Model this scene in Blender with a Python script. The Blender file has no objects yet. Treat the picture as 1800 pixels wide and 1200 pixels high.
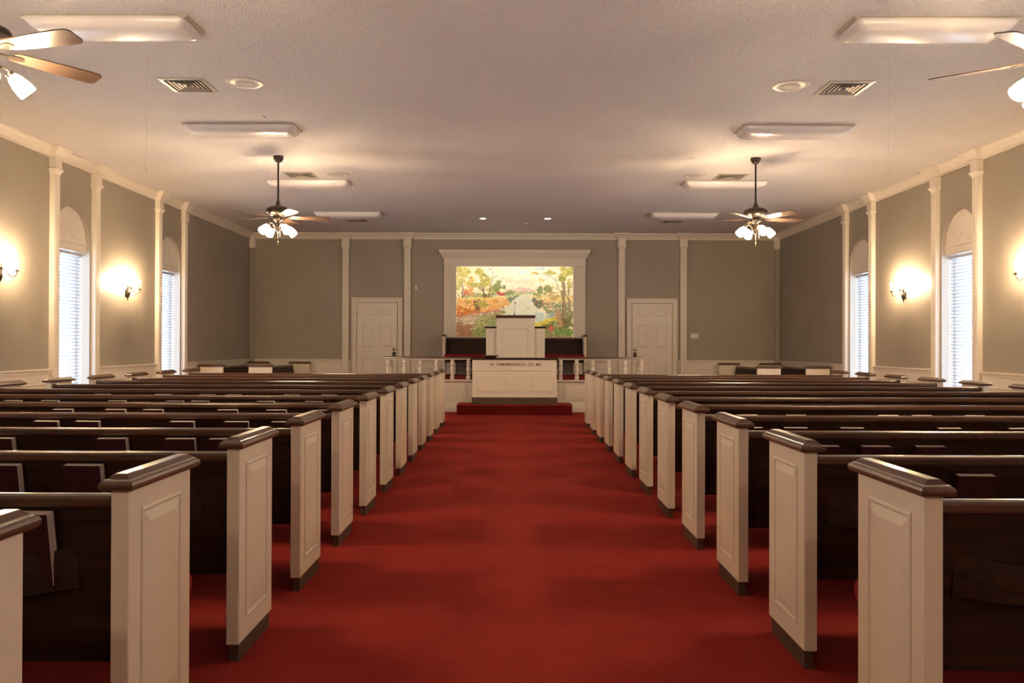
import bpy, math, random
import numpy as np
from mathutils import Vector, Matrix, Euler
random.seed(7)
rng = np.random.RandomState(11)
S = bpy.context.scene
COL = S.collection
PI = math.pi
R = math.radians

# ------------------------------------------------------------------ camera
CX, CZ = -0.027, 1.225
cam_d = bpy.data.cameras.new('camera')
cam = bpy.data.objects.new('camera', cam_d)
COL.objects.link(cam)
cam_d.sensor_width = 36.0
cam_d.lens = 29.0
cam_d.clip_start = 0.05
cam_d.clip_end = 200
cam.matrix_world = (Matrix.Translation((CX, 0, CZ)) @ Matrix.Rotation(R(0.08), 4, 'Z')
                    @ Matrix.Rotation(R(90 + 0.316), 4, 'X') @ Matrix.Rotation(R(0.18), 4, 'Z'))
S.camera = cam

# ------------------------------------------------------------------ world, exposure
W = bpy.data.worlds.new('world')
S.world = W
W.use_nodes = True
bg = W.node_tree.nodes['Background']
bg.inputs[0].default_value = (0.68, 0.82, 1.0, 1)
bg.inputs[1].default_value = 7.0
S.view_settings.view_transform = 'Standard'
S.view_settings.look = 'None'
S.view_settings.exposure = 0.34
S.view_settings.gamma = 1.0
S.view_settings.use_curve_mapping = False
S.cycles.max_bounces = 8
S.cycles.diffuse_bounces = 5
S.cycles.glossy_bounces = 3
S.cycles.transmission_bounces = 4
S.cycles.transparent_max_bounces = 12
S.cycles.caustics_reflective = False
S.cycles.caustics_refractive = False
S.cycles.sample_clamp_indirect = 6.0
S.cycles.use_denoising = True

LAMP_COL = (1.0, 0.72, 0.43)
FAN_STRENGTH = 225.0
SCONCE_STRENGTH = 3000.0
MURAL_W = 9.0

XW = 5.87            # side walls at +-XW
YB = 18.3            # front wall of the room (behind the pulpit)
YR = -5.2            # wall behind the camera
ZC = 3.72            # ceiling
WIN_Y = [10.92, 14.01, 7.83, 4.74, 1.65, -1.44]   # window centres; first two per side in view, the unseen rest added for light
WW, WZ0, WZS = 0.44, 0.28, 2.62            # half width, sill, spring line
PIL_Y = [10.43, 11.46, 13.50, 14.56]


# ------------------------------------------------------------------ materials
def mat(name, base, rough=0.5, metal=0.0, spec=0.5, coat=0.0):
    m = bpy.data.materials.new(name)
    m.use_nodes = True
    nt = m.node_tree
    b = nt.nodes['Principled BSDF']
    b.inputs['Base Color'].default_value = (*base, 1)
    b.inputs['Roughness'].default_value = rough
    b.inputs['Metallic'].default_value = metal
    b.inputs['Specular IOR Level'].default_value = spec
    b.inputs['Coat Weight'].default_value = coat
    return m


def coords(nt, scale=(1, 1, 1), kind='Object'):
    tc = nt.nodes.new('ShaderNodeTexCoord')
    mp = nt.nodes.new('ShaderNodeMapping')
    mp.inputs['Scale'].default_value = scale
    nt.links.new(tc.outputs[kind], mp.inputs[0])
    return mp.outputs[0]


def noise(nt, vec, scale, detail=3, rough=0.5):
    n = nt.nodes.new('ShaderNodeTexNoise')
    n.inputs['Scale'].default_value = scale
    n.inputs['Detail'].default_value = detail
    n.inputs['Roughness'].default_value = rough
    nt.links.new(vec, n.inputs['Vector'])
    return n.outputs['Fac']


def ramp(nt, fac, stops):
    r = nt.nodes.new('ShaderNodeValToRGB')
    el = r.color_ramp.elements
    el[0].position, el[0].color = stops[0][0], (*stops[0][1], 1)
    el[1].position, el[1].color = stops[-1][0], (*stops[-1][1], 1)
    for p, c in stops[1:-1]:
        e = el.new(p)
        e.color = (*c, 1)
    nt.links.new(fac, r.inputs[0])
    return r.outputs[0]


def bump(nt, fac, strength, dist):
    b = nt.nodes.new('ShaderNodeBump')
    b.inputs['Strength'].default_value = strength
    b.inputs['Distance'].default_value = dist
    nt.links.new(fac, b.inputs['Height'])
    nt.links.new(b.outputs[0], nt.nodes['Principled BSDF'].inputs['Normal'])


def base_link(nt, out):
    nt.links.new(out, nt.nodes['Principled BSDF'].inputs['Base Color'])


def wood(name, dark, light, scale, rough, coat=0.0):
    m = mat(name, light, rough, coat=coat)
    nt = m.node_tree
    v = coords(nt, scale)
    f = noise(nt, v, 3.0, 6, 0.65)
    base_link(nt, ramp(nt, f, [(0.30, dark), (0.70, light)]))
    bump(nt, f, 0.15, 0.002)
    nt.nodes['Principled BSDF'].inputs['Coat Roughness'].default_value = 0.18
    return m


M = {}
M['white'] = mat('white_paint', (0.72, 0.66, 0.57), 0.38)
M['pewwhite'] = mat('pew_white_paint', (0.70, 0.62, 0.52), 0.42)
nt = M['pewwhite'].node_tree
base_link(nt, ramp(nt, noise(nt, coords(nt), 2.5, 4), [(0.3, (0.66, 0.575, 0.455)), (0.7, (0.72, 0.635, 0.51))]))
M['trim'] = mat('trim_paint', (0.70, 0.64, 0.55), 0.42)
M['wall'] = mat('wall_paint', (0.315, 0.275, 0.225), 0.55)
nt = M['wall'].node_tree
v = coords(nt)
base_link(nt, ramp(nt, noise(nt, v, 1.2, 3), [(0.3, (0.305, 0.265, 0.215)), (0.7, (0.325, 0.285, 0.235))]))
bump(nt, noise(nt, v, 260, 2), 0.12, 0.001)
M['ceil'] = mat('textured_ceiling', (0.62, 0.56, 0.53), 0.9)
nt = M['ceil'].node_tree
v = coords(nt)
base_link(nt, ramp(nt, noise(nt, v, 70, 3, 0.7), [(0.3, (0.70, 0.66, 0.65)), (0.65, (0.84, 0.80, 0.79))]))
bump(nt, noise(nt, v, 60, 3, 0.65), 1.0, 0.03)
M['carpet'] = mat('red_carpet', (0.26, 0.022, 0.012), 0.95, spec=0.1)
nt = M['carpet'].node_tree
v = coords(nt)
f1 = noise(nt, v, 2.2, 5, 0.6)
f2 = noise(nt, v, 160, 2, 0.7)
mx = nt.nodes.new('ShaderNodeMix')
mx.data_type = 'FLOAT'
mx.inputs[0].default_value = 0.45
nt.links.new(f1, mx.inputs[2])
nt.links.new(f2, mx.inputs[3])
base_link(nt, ramp(nt, mx.outputs[0], [(0.32, (0.205, 0.015, 0.012)), (0.68, (0.30, 0.028, 0.020))]))
bump(nt, f2, 0.5, 0.006)
M['woodx'] = wood('walnut_long', (0.012, 0.005, 0.003), (0.038, 0.017, 0.009), (0.7, 14, 14), 0.5, 0.0)
M['woodx'].node_tree.nodes['Principled BSDF'].inputs['Specular IOR Level'].default_value = 0.15
M['woody'] = wood('walnut_cap', (0.050, 0.022, 0.011), (0.125, 0.062, 0.033), (14, 0.9, 14), 0.30, 0.2)
M['rail'] = wood('walnut_rail', (0.042, 0.018, 0.009), (0.100, 0.047, 0.024), (0.7, 14, 14), 0.30, 0.25)
M['plinth'] = wood('walnut_plinth', (0.045, 0.024, 0.014), (0.085, 0.050, 0.030), (4, 4, 20), 0.5)
M['cushion'] = mat('red_cushion', (0.20, 0.010, 0.010), 0.9, spec=0.15)
nt = M['cushion'].node_tree
bump(nt, noise(nt, coords(nt), 220, 2), 0.4, 0.002)
M['cover'] = mat('maroon_book_cloth', (0.026, 0.004, 0.005), 0.6, spec=0.25)
M['riser'] = mat('shaded_red_carpet', (0.085, 0.005, 0.004), 0.95, spec=0.1)  # the tread's red carpet with the riser's shaded look put into the colour
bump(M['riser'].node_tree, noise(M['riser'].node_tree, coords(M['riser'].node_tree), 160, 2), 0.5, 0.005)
M['pages'] = mat('book_pages', (0.62, 0.55, 0.47), 0.8)
nt = M['pages'].node_tree
base_link(nt, ramp(nt, noise(nt, coords(nt, (1, 60, 1)), 30, 2), [(0.3, (0.52, 0.46, 0.39)), (0.7, (0.68, 0.61, 0.53))]))
M['bronze'] = mat('aged_bronze', (0.055, 0.042, 0.033), 0.38, 0.8)
M['black'] = mat('black_metal', (0.012, 0.012, 0.013), 0.45, 0.3)
M['brass'] = mat('brass', (0.55, 0.40, 0.12), 0.25, 1.0)
M['acrylic'] = mat('white_acrylic', (0.74, 0.71, 0.70), 0.25)
M['metalw'] = mat('white_enamel', (0.55, 0.47, 0.38), 0.35)
M['vent'] = mat('vent_aluminium', (0.50, 0.47, 0.40), 0.35, 0.4)
M['dark'] = mat('duct_dark', (0.03, 0.028, 0.022), 0.8)
M['slat'] = mat('blind_slat', (0.50, 0.50, 0.53), 0.45)
nt = M['slat'].node_tree
tr_ = nt.nodes.new('ShaderNodeBsdfTranslucent')
tr_.inputs[0].default_value = (0.80, 0.82, 0.90, 1)
ms_ = nt.nodes.new('ShaderNodeMixShader')
ms_.inputs[0].default_value = 0.08
nt.links.new(nt.nodes['Principled BSDF'].outputs[0], ms_.inputs[1])
nt.links.new(tr_.outputs[0], ms_.inputs[2])
nt.links.new(ms_.outputs[0], nt.nodes['Material Output'].inputs[0])
M['glass'] = mat('window_glass', (1, 1, 1), 0.02)
nt = M['glass'].node_tree
t1_ = nt.nodes.new('ShaderNodeBsdfTransparent')
t2_ = nt.nodes.new('ShaderNodeBsdfGlossy')
t2_.inputs['Roughness'].default_value = 0.02
t3_ = nt.nodes.new('ShaderNodeMixShader')
t3_.inputs[0].default_value = 0.07
nt.links.new(t1_.outputs[0], t3_.inputs[1])
nt.links.new(t2_.outputs[0], t3_.inputs[2])
nt.links.new(t3_.outputs[0], nt.nodes['Material Output'].inputs[0])
M['blade'] = wood('fan_blade_walnut', (0.045, 0.027, 0.020), (0.095, 0.060, 0.042), (1.2, 16, 16), 0.34, 0.2)
M['candle'] = mat('candle_sleeve', (0.75, 0.65, 0.48), 0.5)
M['plastic'] = mat('white_plastic', (0.62, 0.58, 0.52), 0.4)
M['grille'] = mat('speaker_grille', (0.56, 0.49, 0.44), 0.6)
M['lettering'] = mat('gilt_letters', (0.20, 0.085, 0.035), 0.4, 0.3)
M['tray'] = wood('tray_wood', (0.10, 0.03, 0.018), (0.20, 0.07, 0.04), (2, 14, 14), 0.35, 0.2)
M['foam'] = mat('microphone_foam', (0.01, 0.01, 0.01), 0.9)


def emis(name, col, strength):
    m = mat(name, (0.8, 0.78, 0.72), 0.4)
    b = m.node_tree.nodes['Principled BSDF']
    b.inputs['Emission Color'].default_value = (*col, 1)
    b.inputs['Emission Strength'].default_value = strength
    return m


M['fanlamp'] = emis('lit_frosted_glass', LAMP_COL, FAN_STRENGTH)
M['flame'] = emis('lit_candle_bulb', LAMP_COL, SCONCE_STRENGTH)
M['downlight'] = emis('lit_downlight', (1.0, 0.88, 0.7), 16.0)


# ------------------------------------------------------------------ mesh building
class MB:
    def __init__(s):
        s.v, s.f = [], []

    def add(s, vs, fs):
        n = len(s.v)
        s.v += [tuple(p) for p in vs]
        s.f += [tuple(i + n for i in f) for f in fs]
        return s

    def box(s, x0, x1, y0, y1, z0, z1, c=0.0):
        if c <= 0:
            vs = [(x0, y0, z0), (x1, y0, z0), (x1, y1, z0), (x0, y1, z0), (x0, y0, z1), (x1, y0, z1), (x1, y1, z1), (x0, y1, z1)]
            return s.add(vs, [(0, 3, 2, 1), (4, 5, 6, 7), (0, 1, 5, 4), (1, 2, 6, 5), (2, 3, 7, 6), (3, 0, 4, 7)])
        # chamfered box as the hull of 24 points
        lo, hi = (x0, y0, z0), (x1, y1, z1)
        vs, ix = [], {}
        for sx in (0, 1):
            for sy in (0, 1):
                for sz in (0, 1):
                    for ax in range(3):
                        p = []
                        for k, sg in enumerate((sx, sy, sz)):
                            e = (lo[k], hi[k])[sg]
                            if k != ax:
                                e += c if sg == 0 else -c
                            p.append(e)
                        ix[(sx, sy, sz, ax)] = len(vs)
                        vs.append(p)
        fs = []
        for ax in range(3):
            o = [k for k in range(3) if k != ax]
            for sg in (0, 1):
                q = []
                for a, b_ in ((0, 0), (1, 0), (1, 1), (0, 1)):
                    key = [0, 0, 0]
                    key[ax] = sg
                    key[o[0]] = a
                    key[o[1]] = b_
                    q.append(ix[(*key, ax)])
                fs.append(tuple(q))
        for ax in range(3):  # edge strips parallel to ax
            o = [k for k in range(3) if k != ax]
            for a in (0, 1):
                for b_ in (0, 1):
                    k0 = [0, 0, 0]
                    k1 = [0, 0, 0]
                    k0[o[0]] = k1[o[0]] = a
                    k0[o[1]] = k1[o[1]] = b_
                    k1[ax] = 1
                    fs.append((ix[(*k0, o[0])], ix[(*k1, o[0])], ix[(*k1, o[1])], ix[(*k0, o[1])]))
        for sx in (0, 1):
            for sy in (0, 1):
                for sz in (0, 1):
                    fs.append(tuple(ix[(sx, sy, sz, a)] for a in range(3)))
        return s.add(vs, fs)

    def loops(s, rings, cap0=True, cap1=True, close=True):
        n = len(rings[0])
        vs = [p for r in rings for p in r]
        fs = []
        for i in range(len(rings) - 1):
            for j in range(n if close else n - 1):
                k = (j + 1) % n
                fs.append((i * n + j, i * n + k, (i + 1) * n + k, (i + 1) * n + j))
        if cap0:
            fs.append(tuple(range(n))[::-1])
        if cap1:
            fs.append(tuple((len(rings) - 1) * n + j for j in range(n)))
        return s.add(vs, fs)

    def rects(s, lst, cap0=True, cap1=True):
        """stack of rectangles (x0,x1,y0,y1,z)"""
        return s.loops([[(a, c, z), (b_, c, z), (b_, d, z), (a, d, z)] for a, b_, c, d, z in lst], cap0, cap1)

    def lathe(s, prof, n=20, mtx=None, cap0=True, cap1=True):
        rings = []
        for r, z in prof:
            ring = []
            for j in range(n):
                a = 2 * PI * j / n
                p = Vector((r * math.cos(a), r * math.sin(a), z))
                ring.append(mtx @ p if mtx else p)
            rings.append(ring)
        return s.loops(rings, cap0, cap1)

    def tube(s, pts, r, n=8):
        pts = [Vector(p) for p in pts]
        rings = []
        up = Vector((0, 0, 1))
        for i, p in enumerate(pts):
            d = (pts[min(i + 1, len(pts) - 1)] - pts[max(i - 1, 0)]).normalized()
            a = d.cross(up)
            if a.length < 1e-3:
                a = d.cross(Vector((0, 1, 0)))
            a.normalize()
            b_ = a.cross(d).normalized()
            rr = r[i] if isinstance(r, (list, tuple)) else r
            rings.append([p + a * rr * math.cos(2 * PI * j / n) + b_ * rr * math.sin(2 * PI * j / n) for j in range(n)])
        return s.loops(rings)

    def sweep(s, path, prof, closed=False):
        """path: plan points with the room on the left; prof: (distance into room, z)"""
        n = len(path)
        P = [Vector((p[0], p[1])) for p in path]
        offs = []
        for i in range(n):
            ns = []
            for a, b_ in ((i - 1, i), (i, i + 1)):
                if closed or (a >= 0 and b_ < n):
                    d = (P[b_ % n] - P[a % n]).normalized()
                    ns.append(Vector((-d.y, d.x)))
            if len(ns) == 2:
                m = ns[0] + ns[1]
                m /= max(1e-6, (1 + ns[0].dot(ns[1])))
            else:
                m = ns[0]
            offs.append(m)
        rings = [[(P[i].x + offs[i].x * d, P[i].y + offs[i].y * d, z) for d, z in prof] for i in range(n)]
        if closed:
            rings.append(rings[0])
        return s.loops(rings, not closed, not closed)

    def build(s, name, m, parent=None, smooth=False, loc=None):
        me = bpy.data.meshes.new(name)
        me.from_pydata([tuple(p) for p in s.v], [], s.f)
        import bmesh
        bm = bmesh.new()
        bm.from_mesh(me)
        bmesh.ops.recalc_face_normals(bm, faces=bm.faces)
        bm.to_mesh(me)
        bm.free()
        if smooth:
            me.shade_smooth()
            try:
                me.set_sharp_from_angle(angle=R(38))
            except Exception:
                pass
        me.materials.append(m)
        return link(name, me, parent, loc)


def link(name, me, parent=None, loc=None):
    o = bpy.data.objects.new(name, me)
    COL.objects.link(o)
    if parent:
        o.parent = parent
    if loc is not None:
        o.location = loc
    return o


def tag(o, label=None, cat=None, group=None, kind=None):
    if label:
        o['label'] = label
    if cat:
        o['category'] = cat
    if group:
        o['group'] = group
    if kind:
        o['kind'] = kind
    return o


def empty(name, loc=(0, 0, 0), rz=0.0):
    o = bpy.data.objects.new(name, None)
    o.empty_display_size = 0.1
    COL.objects.link(o)
    o.location = loc
    o.rotation_euler = (0, 0, rz)
    return o


KIDS = {}


def copy_tree(o, parent=None):
    c = o.copy()
    COL.objects.link(c)
    c.parent = parent
    for ch in list(o.children):
        copy_tree(ch, c)
    return c


def relief(mb, cx, cz, w, h, y, steps, sgn=-1):
    """raised panel on a plane facing sgn*Y: steps = (inset, height)"""
    rings = []
    for ins, hh in steps:
        a, b_ = w / 2 - ins, h / 2 - ins
        yy = y + sgn * hh
        rings.append([(cx - a, yy, cz - b_), (cx + a, yy, cz - b_), (cx + a, yy, cz + b_), (cx - a, yy, cz + b_)])
    return mb.loops(rings, True, True)


# ------------------------------------------------------------------ room shell
def st(o):
    o['kind'] = 'structure'
    return o


st(MB().box(-XW - .4, XW + .4, YR - .4, YB + 1.0, -0.2, 0).build('floor', M['carpet']))
st(MB().box(-XW - .4, XW + .4, YR - .4, YB + .9, ZC, ZC + 0.15).build('ceiling', M['ceil']))

ARC = 20


def side_wall(sx):
    """wall with arched window holes and 0.3 m reveals; sx = -1 left, +1 right"""
    mb = MB()
    x = sx * XW
    ys = sorted(WIN_Y)
    y = YR
    for c in ys:
        mb.add([(x, y, 0), (x, c - WW, 0), (x, c - WW, ZC), (x, y, ZC)], [(0, 1, 2, 3)])
        mb.add([(x, c - WW, 0), (x, c + WW, 0), (x, c + WW, WZ0), (x, c - WW, WZ0)], [(0, 1, 2, 3)])
        pts = [(c - WW * math.cos(PI * k / ARC), WZS + WW * math.sin(PI * k / ARC)) for k in range(ARC + 1)]
        for k in range(ARC):
            (a, za), (b_, zb) = pts[k], pts[k + 1]
            mb.add([(x, a, za), (x, b_, zb), (x, b_, ZC), (x, a, ZC)], [(0, 1, 2, 3)])
        y = c + WW
    mb.add([(x, y, 0), (x, YB, 0), (x, YB, ZC), (x, y, ZC)], [(0, 1, 2, 3)])
    w = st(mb.build('wall_left' if sx < 0 else 'wall_right', M['wall']))
    return w


WL, WR = side_wall(-1), side_wall(1)

# wall behind the pulpit, with the mural opening and a recess behind it
MX0, MX1, MZ0, MZ1 = -1.292, 1.298, 1.427, 2.99
mb = MB()
for a, b_, c, d in ((-XW, MX0, 0, ZC), (MX1, XW, 0, ZC), (MX0, MX1, 0, MZ0), (MX0, MX1, MZ1, ZC)):
    mb.add([(a, YB, c), (b_, YB, c), (b_, YB, d), (a, YB, d)], [(0, 1, 2, 3)])
WB = st(mb.build('wall_back', M['wall']))
mb = MB()
mb.box(-XW, XW, YR - .12, YR, 0, ZC)
WF = st(mb.build('wall_front', M['wall']))

# ------------------------------------------------------------------ pilasters, crown, chair rail, wainscot
PD = 0.066
PW = 0.062


def pilaster(parent, place, shaft_mat=None, half=PW):
    """place(u, d, z): u along wall from centre, d off the wall"""
    shaft_mat = shaft_mat or M['trim']

    def slab(mb, u, d, z0, z1):
        mb.loops([[place(-u, -0.0, z), place(u, -0.0, z), place(u, d, z), place(-u, d, z)] for z in (z0, z1)])
    mb = MB()
    slab(mb, half, PD, 0, 3.40)
    for k in (-1, 0, 1):   # thin reeds on the face
        a = k * half * 0.55
        mb.loops([[place(a - .010, PD - .001, z), place(a + .010, PD - .001, z), place(a + .006, PD + .004, z), place(a - .006, PD + .004, z)] for z in (0.16, 3.36)])
    slab(mb, half + .012, PD + .012, 0, 0.14)
    o = mb.build('pilaster', shaft_mat, parent)
    c = MB()
    rings = []
    for u, d, z in ((half, PD, 3.38), (half + .006, PD + .006, 3.395), (half + .010, PD + .010, 3.405), (half + .026, PD + .026, 3.43),
                    (half + .030, PD + .030, 3.435), (half + .030, PD + .030, 3.448), (half + .016, PD + .014, 3.452),
                    (half + .016, PD + .014, 3.66)):
        rings.append([place(-u, 0, z), place(u, 0, z), place(u, d, z), place(-u, d, z)])
    c.loops(rings)
    c.build('capital', M['trim'], o)
    return o


for sx, wall in ((-1, WL), (1, WR)):
    for yc in PIL_Y:
        pilaster(wall, lambda u, d, z, yc=yc, sx=sx: (sx * (XW - d), yc + u, z))
BPX = [-3.74, -2.372, 2.372, 3.74]
for xc in BPX:
    pilaster(WB, lambda u, d, z, xc=xc: (xc + u, YB - d, z), half=.069)
for sx in (-1, 1):
    pilaster(WB, lambda u, d, z, sx=sx: (sx * (XW - .055) + u, YB - d * .8, z), M['wall'], half=.05)

# crown moulding running round the room and breaking forward over each pilaster
path = [(XW, YR)]
e, dd = .085, .082
for yc in PIL_Y:
    path += [(XW, yc - e), (XW - dd, yc - e), (XW - dd, yc + e), (XW, yc + e)]
path += [(XW, YB)]
for xc in BPX[::-1]:
    path += [(xc + e, YB), (xc + e, YB - dd), (xc - e, YB - dd), (xc - e, YB)]
path += [(-XW, YB)]
for yc in PIL_Y[::-1]:
    path += [(-XW, yc + e), (-XW + dd, yc + e), (-XW + dd, yc - e), (-XW, yc - e)]
path += [(-XW, YR)]
crown = [(0, 3.585), (.016, 3.585), (.022, 3.59), (.022, 3.628), (.030, 3.634), (.030, 3.642), (.048, 3.655), (.082, 3.69),
         (.094, 3.694), (.100, 3.702), (.100, 3.72)]
st(MB().sweep(path, crown, closed=False).build('trim_1', M['trim']))

chair = [(0, .835), (.010, .835), (.012, .852), (.018, .855), (.018, .868), (.024, .872), (.026, .890), (.040, .897), (.042, .905), (.042, .918), (0, .920)]


def wains(parent, p0, p1, npan):
    """white panelled dado with a chair rail from p0 to p1 (room on the left)"""
    d = Vector((p1[0] - p0[0], p1[1] - p0[1]))
    L = d.length
    d.normalize()
    nrm = Vector((-d.y, d.x))
    MB().sweep([p0, p1], [(0, 0.13), (.010, 0.13), (.010, .838), (0, .838)]).build('wainscot', M['white'], parent)
    MB().sweep([p0, p1], [(0, 0), (.020, 0), (.020, .11), (.012, .132), (0, .132)]).build('baseboard', M['white'], parent)
    MB().sweep([p0, p1], chair).build('chair_rail', M['white'], parent)
    if npan:
        w = L / npan
        for k in range(npan):
            mb = MB()
            rings = []
            for ins, hh in ((0, .010), (0, .022), (.012, .024), (.020, .012), (.021, .011)):
                a, b_ = k * w + .09 + ins, (k + 1) * w - .09 - ins
                za, zb = .24 + ins, .735 - ins
                rings.append([(p0[0] + d.x * t + nrm.x * hh, p0[1] + d.y * t + nrm.y * hh, z) for t, z in ((a, za), (b_, za), (b_, zb), (a, zb))])
            mb.loops(rings, False, True).build('wainscot_panel', M['white'], parent)


g = .064
for a, b_, n in ((YR, PIL_Y[0] - g, 12), (PIL_Y[1] + g, PIL_Y[2] - g, 2), (PIL_Y[3] + g, YB, 4)):
    wains(WR, (XW, a), (XW, b_), n) if n != 12 else None
    wains(WL, (-XW, b_), (-XW, a), n) if n != 12 else None
# the long dado of the rear half stops at each window bay
for c0, c1 in ((8.35, PIL_Y[0] - g), (5.26, 7.31), (2.17, 4.22), (-.92, 1.13)):
    wains(WR, (XW, c0), (XW, c1), 2)
    wains(WL, (-XW, c1), (-XW, c0), 2)
for a, b_, n in ((-XW + .11, -3.74 - .072, 3), (-3.74 + .072, -3.64, 0), (-2.50, -2.372 - .072, 0), (-2.372 + .072, -1.575, 1)):
    wains(WB, (b_, YB), (a, YB), n)
    wains(WB, (-a, YB), (-b_, YB), n)

# ------------------------------------------------------------------ windows
blind_slat_me = None


def window(idx, sx, yc, seen):
    x = sx * XW
    root = st(empty('window_%d' % idx, (x, yc, 0)))
    dx = sx   # outward
    # reveal: deep below, shallower ledge round the arch
    mb = MB()
    outline = [(WW, WZ0)] + [(WW * math.cos(PI * k / ARC), WZS + WW * math.sin(PI * k / ARC)) for k in range(ARC + 1)] + [(-WW, WZ0)]
    rings = [[(d * dx, u, z) for u, z in outline] for d in (0.0, 0.20)]
    mb.loops(rings, False, False)
    mb.build('reveal', M['white'], root)
    # arched head board with shell relief
    mb = MB()
    face = [(WW * .995, WZS)] + [(WW * .995 * math.cos(PI * k / ARC), WZS + WW * .995 * math.sin(PI * k / ARC)) for k in range(1, ARC)] + [(-WW * .995, WZS)]
    mb.loops([[(d * dx, u, z) for u, z in face] for d in (.055, .10)])
    h = mb.build('arched_head', M['white'], root)
    # shallow radiating relief
    mb = MB()
    for k in range(9):
        a = PI * (k + .5) / 9
        ca, sa = math.cos(a), math.sin(a)
        pts = []
        for r_, wv in ((.10, .012), (.24, .034), (.33, .036), (.36, .0)):
            pts.append((r_, wv))
        ring = [(r_, wv) for r_, wv in pts] + [(r_, -wv) for r_, wv in pts[::-1][1:]]
        low = [(.0545 * dx, ca * r_ - sa * wv, WZS + .015 + sa * r_ + ca * wv) for r_, wv in ring]
        top = [(.050 * dx, ca * (r_ * .97 + .006) - sa * wv * .6, WZS + .015 + sa * (r_ * .97 + .006) + ca * wv * .6) for r_, wv in ring]
        mb.loops([low, top])
    mb.build('shell_relief', M['white'], h)
    mb = MB()
    rings = []
    for z, d in ((2.486, .048), (2.50, .044), (2.575, .044), (2.585, .036), (2.605, .034), (2.615, .042), (2.63, .048)):
        rings.append([(d * dx, -WW + .002, z), (d * dx, WW - .002, z), (.10 * dx, WW - .002, z), (.10 * dx, -WW + .002, z)])
    mb.loops(rings)
    mb.build('transom', M['white'], root)
    # sash frame and glass
    mb = MB()
    a0, a1 = (.175, .20)
    lo, hi = min(a0 * dx, a1 * dx), max(a0 * dx, a1 * dx)
    mb.box(lo, hi, -WW, -WW + .04, WZ0, 2.63)
    mb.box(lo, hi, WW - .04, WW, WZ0, 2.63)
    mb.box(lo, hi, -WW, WW, WZ0, WZ0 + .05)
    mb.box(lo, hi, -WW, WW, 2.55, 2.64)
    mb.build('sash_frame', M['white'], root)
    MB().box(min(.185 * dx, .189 * dx), max(.185 * dx, .189 * dx), -WW + .04, WW - .04, WZ0 + .05, 2.55).build('pane', M['glass'], root)
    mb = MB()
    face = [(WW, 2.60), (WW, WZS)] + [(WW * math.cos(PI * k / ARC), WZS + WW * math.sin(PI * k / ARC)) for k in range(1, ARC)] + [(-WW, WZS), (-WW, 2.60)]
    mb.loops([[(d * dx, u, z) for u, z in face] for d in (.19, .20)])
    mb.build('head_backing', M['white'], root)
    mb = MB()
    mb.box(min(-.03 * dx, .17 * dx), max(-.03 * dx, .17 * dx), -WW + .002, WW - .002, WZ0 - .03, WZ0 + .004, .004)
    mb.build('sill', M['white'], root)
    # blind
    global blind_slat_me
    side = 'left' if sx < 0 else 'right'
    if seen:
        bl = empty('window_blind', (x + .125 * dx, yc, 0))
        tag(bl, 'white slatted blind in the %s window of the %s wall' % (seen, side), 'blind', 'window blinds')
    else:
        bl = empty('blind', (.125 * dx, 0, 0))
        bl.parent = root
    MB().box(-.022, .022, -WW + .012, WW - .012, 2.435, 2.483, .003).build('head_rail', M['slat'], bl)
    ta = R(-30)

    def slat_mb(mb, z):
        rings = []
        for u in (-WW + .015, WW - .015):
            ring = []
            for t, hh in ((-.025, 0), (-.008, .0035), (.008, .0035), (.025, 0), (.008, .001), (-.008, .001)):
                # room side edge lower
                xx = t * math.cos(ta) + hh * math.sin(ta) * 0
                zz = t * math.sin(ta) + hh
                ring.append((xx, u, z + zz))
            rings.append(ring)
        mb.loops(rings)
    n = 46
    if seen:
        if blind_slat_me is None:
            mb = MB()
            slat_mb(mb, 0)
            o = mb.build('slat', M['slat'], bl)
            blind_slat_me = o.data
            o.location = (0, 0, WZ0 + .05)
            o.rotation_euler = (0, 0, PI if sx < 0 else 0)
            rngk = range(1, n)
        else:
            rngk = range(n)
        for k in rngk:
            o = link('slat', blind_slat_me, bl, (0, 0, WZ0 + .05 + k * .0463))
            o.rotation_euler = (0, 0, PI if sx < 0 else 0)
    else:
        mb = MB()
        for k in range(n):
            slat_mb(mb, WZ0 + .05 + k * .0463)
        o = mb.build('slat', M['slat'], bl)
        o['kind'] = 'stuff'
        o.rotation_euler = (0, 0, PI if sx < 0 else 0)
    mb = MB()
    for u in (-.30, .30):
        for q in (-.021, .021):
            mb.box(q - .001, q + .001, u - .0012, u + .0012, WZ0 + .03, 2.44)
    mb.build('ladder_cord', M['slat'], bl)
    MB().box(-.02, .02, -WW + .014, WW - .014, WZ0 + .008, WZ0 + .026, .003).build('bottom_rail', M['slat'], bl)


k = 1
for sx in (-1, 1):
    for i, yc in enumerate(WIN_Y):
        window(k, sx, yc, ('nearer', 'farther')[i] if i < 2 else None)
        k += 1
        # portal so that daylight through the opening is sampled well
        pd = bpy.data.lights.new('window_portal', 'AREA')
        pd.shape = 'RECTANGLE'
        pd.size, pd.size_y = 2.2, .88
        pd.cycles.is_portal = True
        po = bpy.data.objects.new('window_portal', pd)
        COL.objects.link(po)
        po.location = (sx * (XW + .21), yc, 1.4)
        po.rotation_euler = (0, R(90) * sx, 0)
        # area light -Z must point into the room

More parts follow.
